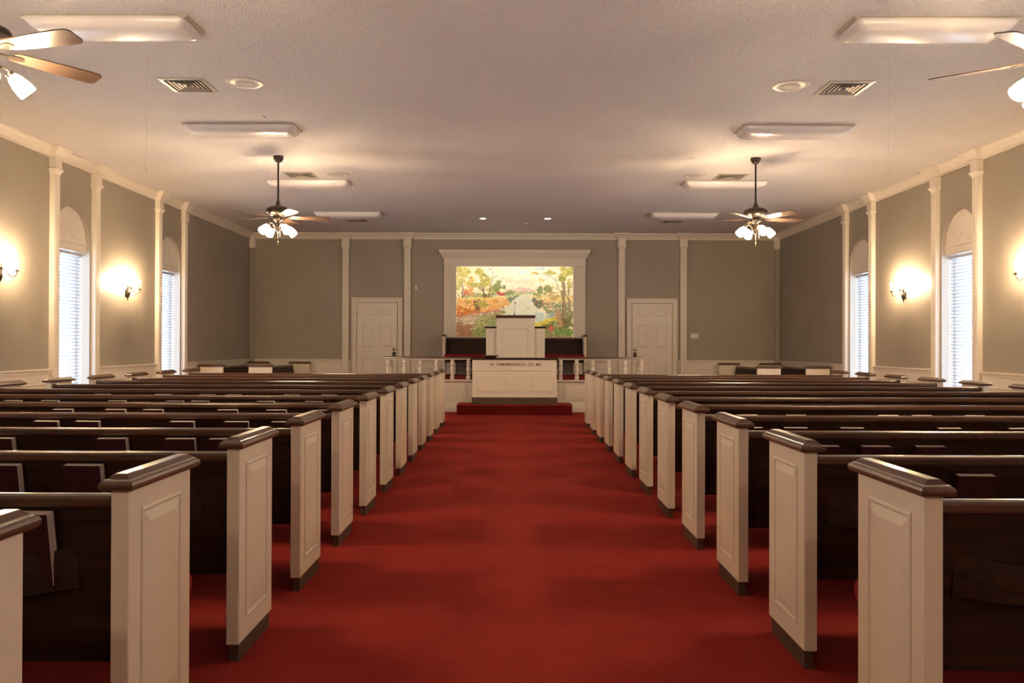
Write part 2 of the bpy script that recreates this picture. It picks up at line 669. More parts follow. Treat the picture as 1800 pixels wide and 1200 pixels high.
# ------------------------------------------------------------------ doors
def door(idx, xc, hinge):
    root = st(empty('door_%d' % idx, (xc, YB, 0)))
    w2, H = .442, 2.17
    leaf = MB().box(-w2, w2, -.022, -.004, .01, H).build('leaf', M['trim'], root)
    pan = []
    # panel rows measured from the photograph: (z0, z1)
    rows = ((2.17 - .265, 2.17 - .135), (2.17 - .985, 2.17 - .43), (.25, 2.17 - 1.19))
    rows = ((1.875, 2.055), (1.18, 1.725), (.24, .955))
    st_, cols = .105, (-.20, .20)
    # stiles and rails stand proud of the panels
    mb = MB()
    y0, y1 = -.034, -.022
    for a, b_ in ((-w2, -w2 + .11), (-.058, .058), (w2 - .11, w2)):
        mb.box(a, b_, y0, y1, .01, H)
    zs = [.01] + [z for r_ in rows[::-1] for z in r_] + [H]
    for i in range(0, len(zs), 2):
        mb.box(-w2 + .11, w2 - .11, y0 + .0004, y1, zs[i], zs[i + 1])
    mb.build('stile_frame', M['trim'], leaf)
    for z0, z1 in rows:
        for s_ in (-1, 1):
            cx = s_ * (.058 + (w2 - .11)) / 2
            mb = MB()
            relief(mb, cx, (z0 + z1) / 2, w2 - .11 - .058, z1 - z0, -.0215, ((0.0, 0), (.018, .001), (.045, .010), (.046, .010)))
            mb.build('panel', M['trim'], leaf)
    # casing with mitred profile
    mb = MB()
    prof = ((w2 + .010, .010), (w2 + .014, .030), (w2 + .05, .034), (w2 + .055, .026), (w2 + .085, .028), (w2 + .09, .046), (w2 + .118, .050), (w2 + .122, .0))
    ringL = [(-a, -d, 0) for a, d in prof]
    ringLt = [(-a, -d, H + (a - w2)) for a, d in prof]
    ringRt = [(a, -d, H + (a - w2)) for a, d in prof]
    ringR = [(a, -d, 0) for a, d in prof]
    mb.loops([ringL, ringLt, ringRt, ringR], True, True, close=False)
    mb.build('casing', M['trim'], root)
    # brass knob above a dark lock body, on the side away from the hinges
    kx = -hinge * (w2 - .06)
    kn = MB()
    mt = Matrix.Translation((kx, -.034, 1.155)) @ Matrix.Rotation(R(90), 4, 'X')
    kn.lathe([(.034, 0), (.034, .006), (.014, .012), (.012, .034), (.028, .045), (.034, .058), (.030, .070), (.012, .077)], 16, mt)
    kn.build('knob', M['brass'], root, True)
    lk = MB()
    lk.box(kx - .038, kx + .038, -.062, -.034, .96, 1.05, .008)
    mt = Matrix.Translation((kx, -.034, 1.06)) @ Matrix.Rotation(R(90), 4, 'X')
    lk.lathe([(.036, 0), (.036, .02), (.030, .03), (.01, .034)], 16, mt)
    lk.build('lock_body', M['bronze'], root)
    mb = MB()
    for z in (.25, 1.05, 1.92):
        mb.lathe([(.007, -.05), (.007, .05)], 8, Matrix.Translation((hinge * (w2 + .004), -.036, z)))
    mb.build('hinge', M['brass'], root)
    return root


door(1, -3.044, -1)
d2 = door(2, 3.050, 1)
MB().lathe([(.010, 0), (.010, .004), (.006, .006)], 12, Matrix.Translation((-.01, -.034, 1.63)) @ Matrix.Rotation(R(90), 4, 'X')).build('peephole', M['bronze'], d2)


# ------------------------------------------------------------------ platform
PY = 15.30
PX = 2.42
plat = empty('platform', (0, PY, 0))
tag(plat, 'raised platform at the front with white panelled face and red carpet top', 'platform')
MB().box(-PX, PX, .03, YB - PY - .09, .0, .585).build('platform_body', M['white'], plat)
MB().box(-PX, PX, .02, YB - PY - .09, .585, .60).build('platform_carpet', M['carpet'], plat)
mb = MB()
mb.loops([[(-PX, y, z) for y, z in ((.03, .0), (0.0, .0), (0.0, .09), (.012, .10), (.012, .14), (.02, .15), (.03, .15))],
          [(PX, y, z) for y, z in ((.03, .0), (0.0, .0), (0.0, .09), (.012, .10), (.012, .14), (.02, .15), (.03, .15))]])
mb.build('baseboard', M['white'], plat)
mb = MB()
prof = ((.03, .545), (.01, .55), (.0, .565), (-.025, .57), (-.03, .578), (-.03, .592), (-.025, .597), (.02, .6), (.03, .6))
mb.loops([[(-PX - .02, y, z) for y, z in prof], [(PX + .02, y, z) for y, z in prof]])
mb.build('ledge', M['white'], plat)
for s_ in (-1, 1):
    for k in range(3):
        cx = s_ * (1.115 + k * .52)
        mb = MB()
        relief(mb, cx, .36, .42, .285, .03, ((0, 0), (0, .010), (.008, .013), (.016, .004), (.05, .010), (.051, .010)))
        mb.build('panel', M['white'], plat)

step = empty('carpeted_step', (0, 14.68, 0))
tag(step, 'low step covered in red carpet under the communion table', 'step')
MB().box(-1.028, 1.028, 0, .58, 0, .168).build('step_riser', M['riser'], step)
MB().box(-1.032, 1.032, -.004, .58, .166, .181, .004).build('step_tread', M['carpet'], step)


# altar rails
BAL = [(.022, 0), (.022, .01), (.030, .012), (.032, .05), (.026, .07), (.022, .075), (.030, .088), (.030, .100), (.024, .108), (.022, .125),
       (.031, .165), (.033, .20), (.030, .225), (.023, .235), (.023, .245), (.031, .255), (.031, .268), (.024, .276), (.026, .290),
       (.031, .315), (.026, .345), (.021, .352), (.029, .358), (.029, .372)]
bal_me = None


def altar_rail(sx):
    global bal_me
    root = empty('altar_rail', (0, PY + .06, .60))
    side = 'left' if sx < 0 else 'right'
    tag(root, 'white baluster rail with brown handrail on the platform, %s of the communion table' % side, 'rail', 'altar rails')
    xi, xo = .80 * sx, 2.42 * sx
    xret = 2.40 * sx

    def bar(name, m, prof, ext):
        """L-shaped bar: along the front, then a short return towards the wall"""
        a = [(xi, y, z) for y, z in prof]
        b_ = [((abs(xret) - y) * sx if False else xret - sx * (y), y, z) for y, z in prof]
        c = [(xret - sx * y, ext, z) for y, z in prof]
        MB().loops([a, b_, c]).build(name, m, root)
    bar('handrail', M['rail'], ((-.055, .390), (.055, .390), (.058, .400), (.055, .415), (.035, .425), (-.035, .425), (-.055, .415), (-.058, .400)), .45)
    bar('under_rail', M['white'], ((-.045, .372), (.045, .372), (.045, .390), (-.045, .390)), .45)
    pts = [(sx * (.857 + k * .300), 0) for k in range(6)] + [(sx * 2.357, .36)]
    for px, py in pts:
        if bal_me is None:
            mb = MB()
            mb.lathe([(r_ * 1.32, z) for r_, z in BAL], 16)
            mb.box(-.030, .030, -.030, .030, 0, .012)
            o = mb.build('baluster', M['white'], root, True)
            bal_me = o.data
        else:
            o = link('baluster', bal_me, root)
        o.location = (px, py, 0)


altar_rail(-1)
altar_rail(1)


# ------------------------------------------------------------------ pews
EW, ED = .05, .43      # end thickness, depth
meshes = {}


def pew(L, racks=(), cushion=True):
    """local: x along, y=0 back edge, y=ED front, sits facing +y"""
    root = empty('pew')
    h = L / 2
    for s_ in (-1, 1):
        xo, xi = s_ * h, s_ * (h - EW)
        a, b_ = min(xo, xi), max(xo, xi)
        key = ('end', L, s_)
        if key not in meshes:
            e_ = MB().box(a, b_, 0, ED, .07, .828, .003).build('pew_end', M['pewwhite'])
            mb = MB()
            rings = []
            for ins, hh in ((0, -.001), (0, .003), (.005, .006), (.010, .006), (.014, .001), (.018, .0005), (.048, .007), (.049, .007)):
                xx = xo + s_ * hh
                y0, y1, z0, z1 = .075 + ins, ED - .08 - ins, .150 + ins, .765 - ins
                rings.append([(xx, y0, z0), (xx, y1, z0), (xx, y1, z1), (xx, y0, z1)])
            mb.loops(rings).build('raised_panel', M['pewwhite'], e_)
            mb = MB()
            lst = []
            for z, ov in ((.826, .0), (.826, .014), (.829, .019), (.836, .0225), (.843, .0225), (.850, .019), (.853, .014), (.8535, .012),
                          (.857, .011), (.858, .006), (.869, -.006), (.871, -.009)):
                lst.append((a - ov, b_ + ov, -ov - .006, ED + ov + .006, z))
            mb.rects(lst).build('end_cap', M['woody'], e_)
            MB().box(a + .008, b_ - .008, .018, ED - .012, 0, .071).build('plinth', M['plinth'], e_)
            e_.parent = root
            meshes[key] = e_
        else:
            copy_tree(meshes[key], root)
    xi = h - EW + .001
    # back: raked board, thicker rounded rail on top
    prof = ((.047, .775), (.067, .775), (.142, .31), (.122, .31))
    bk = MB().loops([[(x, y, z) for y, z in prof] for x in (-xi, xi)]).build('seat_back', M['woodx'], root)
    prof = ((.036, .772), (.033, .779), (.033, .795), (.037, .803), (.046, .808), (.062, .808), (.071, .803), (.075, .795), (.075, .779), (.072, .772))
    MB().loops([[(x, y, z) for y, z in prof] for x in (-xi, xi)]).build('top_rail', M['rail'], bk)
    prof = ((.1045, .46), (.1005, .462), (.0995, .474), (.1025, .478))
    for cx, rl in racks:
        n = 28
        out, inn = [], []
        ys = []
        hl = rl / 2
        for k in range(n + 1):
            x = -hl + rl * k / n
            t = min(1.0, (hl - abs(x)) / .13)
            t = t * t * (3 - 2 * t)
            ys.append((x, .076 - .078 * t))
        mb = MB()
        rings = []
        for x, y in ys:
            zt = .640 + .012 * (1 - min(1, (hl - abs(x)) / .13))
            rings.append([(cx + x, y, .538), (cx + x, y - .004, .60), (cx + x, y, zt), (cx + x, y + .011, zt), (cx + x, y + .011, .538)])
        mb.loops(rings)
        poly = [(cx + x, y, .534) for x, y in ys] + [(cx + hl, .090, .534), (cx - hl, .090, .534)]
        mb.loops([poly, [(x, y, .546) for x, y, z in poly]])
        mb.build('book_rack', M['woodx'], bk, True)
    st_ = MB().box(-xi, xi, .125, .555, .345, .372, .003).build('seat', M['woodx'], root)
    MB().box(-xi, xi, ED - .03, ED - .005, .27, .346).build('apron', M['woodx'], st_)
    if cushion:
        prof = [(.14, .374), (.14, .430), (.155, .444), (.30, .449), (.53, .449), (.562, .443), (.578, .428), (.583, .410), (.578, .390), (.560, .374)]
        MB().loops([[(x, y, z) for y, z in prof] for x in (-xi + .002, xi - .002)]).build('cushion', M['cushion'], root, True)
    return root


ROW = .917
PEW_L = 3.87
PEW_X = 3.015
ORD = ['nearest', 'second', 'third', 'fourth', 'fifth', 'sixth', 'seventh', 'eighth', 'ninth', 'tenth', 'eleventh', 'twelfth', 'thirteenth']
RACKS = ((-1.33, .98), (0.0, .98), (1.27, .98))
proto = pew(PEW_L, [(x, l) for x, l in RACKS])


def row_y(side, k):
    return ROW * ((2.47 if side < 0 else 2.42) + k - 1)


first = True
for side in (-1, 1):
    for k in range(0, 13):
        if side > 0 and k == 0:
            continue
        o = proto if first else copy_tree(proto)
        first = False
        o.location = (side * PEW_X, row_y(side, k), 0)
        sd = 'left' if side < 0 else 'right'
        nn = k if side < 0 else k - 1
        if side < 0 and k == 0:
            lb = 'pew cut off by the bottom left corner, nearest of the left rows'
        elif nn == 12 or (side > 0 and nn == 11):
            lb = 'white ended dark wood pew in the front row by the platform, %s of the aisle' % sd
        else:
            lb = 'white ended dark wood pew, %s row from the camera on the %s of the aisle' % (ORD[nn], sd)
        tag(o, lb, 'pew', 'pews %s of the aisle' % sd)

# side-facing pews in the front corners
sp = pew(2.86)
first = True
for sx in (-1, 1):
    for j, xb in enumerate((5.80, 4.90)):
        o = sp if first else copy_tree(sp)
        first = False
        o.location = (sx * xb, 16.62, 0)
        o.rotation_euler = (0, 0, R(-90) if sx < 0 else R(90))
        tag(o, 'short pew turned sideways in the %s front corner, %s' % ('left' if sx < 0 else 'right', ('against the side wall', 'second from the wall')[j]), 'pew', 'side pews')

pp = pew(3.04)
pp.location = (0, 17.86, .60)
pp.rotation_euler = (0, 0, PI)
tag(pp, 'pew with red cushion on the platform behind the pulpit, facing the aisle', 'pew')


# ------------------------------------------------------------------ hymnals
def make_book(hgt):
    root = empty('hymnal')
    w, t = .152, .044
    mb = MB()
    # case: two boards and a spine on the left
    mb.box(-w / 2, w / 2, -t, -t + .003, 0, hgt)
    mb.box(-w / 2, w / 2, -.003, 0, 0, hgt)
    mb.box(-w / 2, -w / 2 + .004, -t + .003, -.003, 0, hgt)
    mb.build('cover', M['cover'], root)
    MB().box(-w / 2 + .004, w / 2 - .003, -t + .003, -.003, .003, hgt - .003).build('pages', M['pages'], root)
    return root


BOOKS_L = {1: [-1.355], 2: [-1.67, -1.99], 3: [-1.44, -1.66, -2.0, -2.57], 4: [-1.40, -1.69, -2.02, -2.60, -2.85],
           5: [-1.34, -1.71, -2.06, -2.60, -2.87, -3.25], 6: [-1.66, -2.06, -2.61, -2.82, -3.30, -3.86, -4.17],
           7: [-1.74, -2.09, -2.64, -2.89, -3.31, -3.88]}
BOOKS_R = {2: [1.77], 3: [1.54, 1.79, 2.06], 4: [1.44, 1.71, 2.05, 2.64, 3.07], 5: [1.40, 1.68, 2.03, 2.69, 2.93, 3.31],
           6: [1.71, 2.03, 2.66, 3.08, 3.31, 3.88, 4.19], 7: [1.75, 2.57, 3.35, 4.26]}
NTH = ['nearest the aisle', 'second from the aisle', 'third from the aisle', 'fourth from the aisle', 'fifth from the aisle', 'sixth from the aisle', 'seventh from the aisle']
for side, books, hgt in ((-1, BOOKS_L, .212), (1, BOOKS_R, .190)):
    pb = make_book(hgt)
    first = True
    for k, xs in books.items():
        for i, xr in enumerate(xs):
            o = pb if first else copy_tree(pb)
            first = False
            jit = random.uniform(-1, 1)
            o.location = (xr + CX, row_y(side, k) + .077, .5545)
            o.rotation_euler = (R(9.1), R(0.5 * jit), R(.8 * random.uniform(-1, 1)))
            sd = 'left' if side < 0 else 'right'
            nn = k if side < 0 else k - 1
            if len(xs) == 1:
                lb = 'lone maroon hymnal in the rack on the %s pew left of the aisle' % ORD[nn] if side < 0 else 'lone maroon hymnal in the rack on the %s pew right of the aisle' % ORD[nn]
            else:
                lb = 'maroon hymnal, %s pew %s of aisle, %s' % (ORD[nn], sd, NTH[i])
            tag(o, lb, 'book', 'hymnals in the pew racks')

# ------------------------------------------------------------------ communion table
TY = 14.74
tb = empty('communion_table', (.0, TY, .181))
tag(tb, 'white panelled communion table with carved words and brown top', 'table')
TX = .755
MB().box(-TX - .01, TX + .01, -.012, .50, 0, .128, .004).build('base', M['plinth'], tb)
MB().box(-TX, TX, 0, .48, .128, .800).build('body', M['white'], tb)
mb = MB()
mb.rects([(-TX - .003, TX + .003, -.003, .483, .798), (-TX - .02, TX + .02, -.02, .50, .800), (-TX - .024, TX + .024, -.024, .504, .808),
          (-TX - .024, TX + .024, -.024, .504, .824), (-TX - .016, TX + .016, -.016, .496, .830)])
mb.build('tabletop', M['woodx'], tb)
mb = MB()
prof = ((0, .600), (-.012, .604), (-.014, .612), (-.006, .618), (0, .622))
mb.loops([[(-TX - .014, y, z) for y, z in prof], [(TX + .014, y, z) for y, z in prof]])
mb.build('moulding', M['white'], tb)
for cx in (-.485, 0.0, .485):
    mb = MB()
    relief(mb, cx, .375, .42, .35, 0, ((0, 0), (.006, .006), (.012, .001), (.045, .010), (.046, .010)))
    mb.build('panel', M['white'], tb)
fc = bpy.data.curves.new('lettering', 'FONT')
fc.body = 'IN  REMEMBRANCE  OF  ME'
fc.extrude = .012
fc.offset = .006
fc.space_character = 1.16
tmp = bpy.data.objects.new('tmp', fc)
COL.objects.link(tmp)
bpy.context.view_layer.update()
me = bpy.data.meshes.new_from_object(tmp.evaluated_get(bpy.context.evaluated_depsgraph_get()))
bpy.data.objects.remove(tmp)
co = np.array([v.co[:] for v in me.vertices])
x0, x1, y0, y1 = co[:, 0].min(), co[:, 0].max(), co[:, 1].min(), co[:, 1].max()
sxx, syy = .915 / (x1 - x0), .052 / (y1 - y0)
for v in me.vertices:
    v.co = ((v.co.x - (x0 + x1) / 2) * sxx + .015, -.003 - v.co.z * .25, (v.co.y - y0) * syy + .690)
me.materials.clear()
me.materials.append(M['lettering'])
link('lettering', me, tb)

# wooden plate on the table
t = empty('offering_plate', (-.435, TY + .2, .181 + .8305))
tag(t, 'shallow reddish wooden plate on the left end of the communion table', 'plate')
MB().lathe([(.075, 0), (.085, .002), (.125, .026), (.150, .038), (.155, .040), (.155, .044), (.148, .043), (.12, .030), (.08, .008), (.01, .006)], 28).build('bowl', M['tray'], t, True)
MB().lathe([(.07, .0065), (.07, .0085), (.01, .009)], 24).build('felt_pad', M['cushion'], t)

# ------------------------------------------------------------------ pulpit
PU = 16.05
pu = empty('pulpit', (.018, PU, .60))
tag(pu, 'white stepped pulpit with brown slanted top standing on the platform', 'pulpit')
MB().box(-.370, .370, 0, .50, 0, 1.172, .006).build('centre_body', M['white'], pu)
for s_ in (-1, 1):
    a, b_ = (.370, .575) if s_ > 0 else (-.575, -.370)
    wng = MB().box(a, b_, .07, .46, 0, .975, .006).build('side_wing', M['white'], pu)
    a2, b2 = (.371, .60) if s_ > 0 else (-.60, -.371)
    MB().rects([(a2, b2, .05, .48, .975), (a2, b2, .045, .485, .982), (a2, b2, .045, .485, .998), (a2 + .004, b2 - .004, .052, .478, 1.004)]).build('wing_cap', M['woodx'], wng)
    mb = MB()
    relief(mb, (a + b_) / 2 + s_ * .0, .50, .13, .80, .07, ((0, 0), (.005, .005), (.01, .001), (.03, .006), (.031, .006)))
    mb.build('panel', M['white'], wng)
mb = MB()   # reading top, slanting to the minister
vs = [(-.385, -.02, 1.172), (.385, -.02, 1.172), (.385, .52, 1.172), (-.385, .52, 1.172),
      (-.388, -.025, 1.225), (.388, -.025, 1.225), (.385, .52, 1.185), (-.385, .52, 1.185)]
mb.add(vs, [(0, 3, 2, 1), (4, 5, 6, 7), (0, 1, 5, 4), (1, 2, 6, 5), (2, 3, 7, 6), (3, 0, 4, 7)])
mb.build('reading_top', M['rail'], pu)
mb = MB()
relief(mb, 0, .545, .50, .86, 0, ((0, 0), (.006, .006), (.012, .001), (.045, .009), (.046, .009)))
mb.build('panel', M['white'], pu)
MB().box(-.374, .374, -.004, .0, 1.055, 1.068).build('frieze_line', M['white'], pu)

t = empty('gooseneck_microphone', (.0, PU + .06, 1.825))
tag(t, 'thin black gooseneck microphone rising from the pulpit top', 'microphone')
MB().lathe([(.020, -.006), (.020, .004), (.008, .012), (.007, .04)], 14).build('mount', M['black'], t, True)
MB().tube([(0, 0, .03), (.001, 0, .10), (.005, 0, .18), (.010, -.004, .235)], .0035).build('gooseneck', M['black'], t, True)
MB().lathe([(.004, -.014), (.013, -.010), (.017, 0), (.015, .009), (.006, .016)], 14, Matrix.Translation((.012, -.006, .245))).build('windscreen', M['foam'], t, True)

# ------------------------------------------------------------------ mural and its surround
sr = empty('mural_surround', (0, YB, 0))
tag(sr, 'white classical frame with fluted sides and cornice around the lit river mural', 'frame')
for s_ in (-1, 1):
    a, b_ = (MX1, MX1 + .268) if s_ > 0 else (MX0 - .268, MX0)
    mb = MB().box(a, b_, -.045, -.001, .605, 2.99)
    for k in range(7):
        c = a + .04 + k * .0313
        mb.loops([[(c - .011, -.0445, z), (c + .011, -.0445, z), (c + .007, -.052, z), (c - .007, -.052, z)] for z in (1.47, 2.95)])
    mb.build('side_pilaster', M['trim'], sr)
MB().box(MX0 - .275, MX1 + .275, -.055, -.001, 2.99, 3.17, .004).build('header', M['trim'], sr)
mb = MB()
lst = []
for z, ov in ((3.165, .0), (3.172, .012), (3.185, .014), (3.19, .03), (3.235, .05), (3.275, .078), (3.28, .088), (3.315, .092), (3.322, .10), (3.345, .104), (3.35, .100)):
    lst.append((MX0 - .275 - ov, MX1 + .275 + ov, -.055 - ov, -.001, z))
mb.rects(lst).build('cornice', M['trim'], sr)
MB().box(MX0 - .03, MX1 + .03, -.075, -.001, MZ0 - .04, MZ0, .004).build('sill', M['trim'], sr)
# lined recess behind the wall
mb = MB()
rx, rz0, rz1, rd = 1.50, 1.22, 3.20, .86
mb.box(-rx - .02, -rx, .005, rd, rz0, rz1)
mb.box(rx, rx + .02, .005, rd, rz0, rz1)
mb.box(-rx, rx, .005, rd, rz1, rz1 + .02)
mb.box(-rx, rx, .005, rd, rz0 - .02, rz0)
mb.box(-rx - .02, rx + .02, rd, rd + .02, rz0 - .02, rz1 + .02)
mb.build('recess_box', M['white'], sr)
ljust = ((0, rz1 - .02, 2.7, 0), (-1, 2.25, 1.7, 1), (1, 2.25, 1.7, 1))
for s_, z, ln, vert in ljust:
    ld = bpy.data.lights.new('mural_lamp', 'AREA')
    ld.shape = 'RECTANGLE'
    ld.size, ld.size_y = ln, .06
    ld.energy = MURAL_W * (1.0 if not vert else .45)
    ld.color = (1.0, .95, .84)
    lo = bpy.data.objects.new('mural_lamp', ld)
    COL.objects.link(lo)
    lo.parent = sr
    if vert:
        # aim inwards and slightly back
        lo.location = (s_ * (rx - .01), .10, z)
        d = Vector((-s_, .9, 0)).normalized()
        q = d.to_track_quat('-Z', 'X')
        lo.rotation_euler = q.to_euler()
        m3 = Matrix((Vector((0, 0, 1)), (-d).cross(Vector((0, 0, 1))), -d)).transposed()
        lo.rotation_euler = m3.to_euler()
    else:
        lo.location = (0, .10, z)
        d = Vector((0, 1.0, -1)).normalized()
        m3 = Matrix((Vector((1, 0, 0)), (-d).cross(Vector((1, 0, 0))), -d)).transposed()
        lo.rotation_euler = m3.to_euler()


# ---- the painting: computed stroke by stroke, stored as vertex colour of a flat panel
GW, GH = 500, 300
CXP0, CXP1, CYP0, CYP1 = 130.0, 1530.0, 170.0, 1020.0   # sketch units of the layout


def px_(x, y):
    return (x - CXP0) / (CXP1 - CXP0) * GW, (y - CYP0) / (CYP1 - CYP0) * GH


img = np.zeros((GH, GW, 3))
yy, xx = np.mgrid[0:GH, 0:GW]


def ell(cx, cy, rx_, ry_, col, al=1.0, ang=0.0):
    x0_, x1_ = int(max(0, cx - rx_ * 1.5 - ry_)), int(min(GW, cx + rx_ * 1.5 + ry_ + 2))
    r_ = max(rx_, ry_)
    x0_, x1_ = int(max(0, cx - r_ - 1)), int(min(GW, cx + r_ + 2))
    y0_, y1_ = int(max(0, cy - r_ - 1)), int(min(GH, cy + r_ + 2))
    if x1_ <= x0_ or y1_ <= y0_:
        return
    X = xx[y0_:y1_, x0_:x1_] - cx
    Y = yy[y0_:y1_, x0_:x1_] - cy
    c, s_ = math.cos(ang), math.sin(ang)
    u, v_ = (X * c + Y * s_) / rx_, (-X * s_ + Y * c) / ry_
    m_ = np.clip((1.15 - (u * u + v_ * v_)) * 3, 0, 1)[..., None] * al
    img[y0_:y1_, x0_:x1_] = img[y0_:y1_, x0_:x1_] * (1 - m_) + np.array(col) * m_


def blob(x, y, w, h, cols, n, size=7.0, al=.8, flat=.6):
    """a cloud of dabs; x, y, w, h in layout units"""
    subs = []
    for _ in range(9):
        a = rng.uniform(0, 2 * PI)
        q = math.sqrt(rng.uniform(.05, 1)) * .95
        subs.append((x + w * q * math.cos(a), y + h * q * math.sin(a), rng.uniform(.22, .6)))
    for _ in range(int(n * 1.9)):
        a = rng.uniform(0, 2 * PI)
        sx_, sy_, sr_ = subs[rng.randint(9)]
        r_ = math.sqrt(rng.uniform(0, 1)) * sr_
        cx, cy = px_(sx_ + 1.15 * w * r_ * math.cos(a), sy_ + 1.15 * h * r_ * math.sin(a))
        col = np.array(cols[rng.randint(len(cols))]) + rng.normal(0, 7)
        sz = size * rng.uniform(.5, 1.2) * GW / 1400
        ell(cx, cy, sz, sz * flat, col, al, rng.uniform(-.8, .8))


def poly(pts, cols, n, size=9.0, flat=.35, ang=0.0, al=.85):
    """dabs filling a polygon"""
    P = np.array(pts, float)
    x0_, y0_ = P.min(0)
    x1_, y1_ = P.max(0)
    c = 0
    tries = 0
    while c < n and tries < n * 8:
        tries += 1
        x, y = rng.uniform(x0_, x1_), rng.uniform(y0_, y1_)
        ins = False
        j = len(P) - 1
        for i in range(len(P)):
            if (P[i, 1] > y) != (P[j, 1] > y) and x < (P[j, 0] - P[i, 0]) * (y - P[i, 1]) / (P[j, 1] - P[i, 1]) + P[i, 0]:
                ins = not ins
            j = i
        if ins:
            cx, cy = px_(x, y)
            col = np.array(cols[rng.randint(len(cols))]) + rng.normal(0, 6)
            sz = size * rng.uniform(.6, 1.3) * GW / 1400
            ell(cx, cy, sz, max(.8, sz * flat), col, al, ang + rng.uniform(-.25, .25))
            c += 1


def stroke(pts, w0, w1, col, al=.9):
    P = [px_(*p) for p in pts]
    tot = sum(math.dist(P[i], P[i + 1]) for i in range(len(P) - 1))
    run = 0
    for i in range(len(P) - 1):
        d = math.dist(P[i], P[i + 1])
        n = max(2, int(d / .8))
        for k in range(n):
            t_ = k / n
            q = (run + d * t_) / tot
            w = (w0 * (1 - q) + w1 * q) * GW / 1400 * .5
            ell(P[i][0] * (1 - t_) + P[i + 1][0] * t_, P[i][1] * (1 - t_) + P[i + 1][1] * t_, max(w, .6), max(w, .6),
                np.array(col) + rng.normal(0, 9), al)
        run += d


fy = yy / GH
img[:] = np.array((250, 240, 205)) * (1 - fy[..., None]) + np.array((248, 232, 190)) * fy[..., None]
blob(830, 300, 680, 130, [(254, 248, 230), (252, 240, 205), (250, 246, 236)], 700, 26, .5)
blob(925, 240, 60, 24, [(200, 225, 232), (214, 232, 232)], 40, 20, .45)
blob(770, 215, 90, 16, [(222, 232, 226)], 30, 20, .4)
blob(1120, 205, 60, 14, [(205, 226, 232)], 20, 18, .4)
blob(880, 360, 200, 30, [(250, 226, 190), (250, 232, 205)], 70, 26, .35)
poly([(720, 445), (800, 430), (890, 420), (960, 432), (1060, 450), (1060, 480), (720, 482)], [(226, 180, 170), (236, 200, 185), (220, 190, 190)], 240, 10)
poly([(700, 478), (1060, 470), (1060, 500), (700, 520)], [(170, 180, 130), (214, 205, 140), (150, 168, 130)], 200, 9)
# water
water = [(950, 490), (1010, 500), (1040, 560), (1090, 680), (1180, 790), (1190, 1010), (148, 1010), (148, 740), (420, 720), (640, 680), (780, 625), (830, 560), (890, 520)]
poly(water, [(226, 232, 214), (218, 226, 214), (232, 232, 208)], 2600, 14, .3)
poly([(880, 520), (1010, 510), (1060, 640), (1100, 800), (720, 760), (800, 620)], [(232, 230, 212), (240, 232, 205), (210, 228, 226)], 600, 14, .3)
poly([(700, 640), (800, 600), (820, 740), (600, 760)], [(210, 222, 205), (225, 225, 195)], 160, 12, .3)
poly([(1080, 700), (1180, 720), (1180, 800), (1080, 820)], [(190, 215, 225), (180, 205, 220)], 110, 11, .3)
# left reflections
poly([(148, 752), (430, 735), (700, 690), (730, 720), (640, 780), (600, 1008), (148, 1008)],
     [(150, 110, 80), (182, 140, 105), (196, 164, 130), (140, 120, 84)], 1700, 13, .35)
poly([(380, 760), (700, 700), (620, 800), (610, 960), (380, 1000), (330, 900)], [(140, 140, 80), (160, 160, 105), (185, 180, 130), (110, 118, 66)], 800, 12, .45)
poly([(148, 840), (330, 820), (340, 1000), (148, 1008)], [(142, 88, 62), (160, 106, 76), (120, 76, 52)], 500, 13, .4)
poly([(230, 780), (380, 770), (360, 850), (220, 870)], [(200, 175, 150), (212, 190, 165)], 140, 13, .3)
poly([(330, 930), (480, 900), (480, 1008), (330, 1008)], [(110, 120, 60), (150, 155, 90), (90, 100, 50)], 250, 10, .5)
poly([(540, 800), (610, 780), (600, 900), (520, 880)], [(110, 130, 80), (150, 165, 110)], 130, 9, .5)
# far bank between
poly([(690, 510), (960, 488), (900, 515), (800, 530), (720, 560)], [(196, 205, 145), (160, 178, 120), (220, 215, 150)], 260, 9)
poly([(740, 545), (880, 515), (830, 560), (780, 600), (745, 590)], [(110, 130, 110), (140, 158, 135), (90, 112, 100)], 200, 9, .4)
blob(790, 478, 40, 26, [(120, 140, 90), (150, 165, 110)], 70, 9)
blob(730, 478, 30, 22, [(140, 155, 100), (120, 140, 90)], 40, 9)
# left bank
poly([(148, 545), (300, 535), (480, 545), (700, 540), (745, 575), (775, 620), (640, 675), (430, 715), (300, 742), (148, 752)],
     [(230, 158, 84), (238, 178, 104), (214, 132, 62), (242, 198, 122)], 1500, 11, .45)
poly([(148, 640), (400, 690), (400, 720), (148, 752)], [(186, 92, 36), (205, 110, 46)], 300, 10, .4)
poly([(350, 560), (400, 560), (420, 700), (375, 700)], [(130, 84, 50), (110, 90, 50)], 110, 8, .8)
blob(440, 620, 60, 45, [(214, 200, 90), (170, 160, 70), (120, 120, 55)], 140, 9)
blob(290, 600, 40, 20, [(150, 130, 60), (190, 160, 70)], 50, 8)
poly([(148, 535), (360, 525), (700, 535), (720, 560), (480, 560), (148, 562)], [(240, 210, 120), (226, 190, 95), (245, 220, 140)], 420, 10, .4)
poly([(200, 505), (600, 500), (600, 535), (200, 535)], [(150, 160, 110), (190, 190, 120), (120, 135, 95)], 300, 9, .4)
poly([(148, 745), (420, 716), (640, 676), (720, 650), (640, 700), (420, 735), (148, 772)], [(160, 80, 60), (196, 120, 100)], 260, 9, .25)
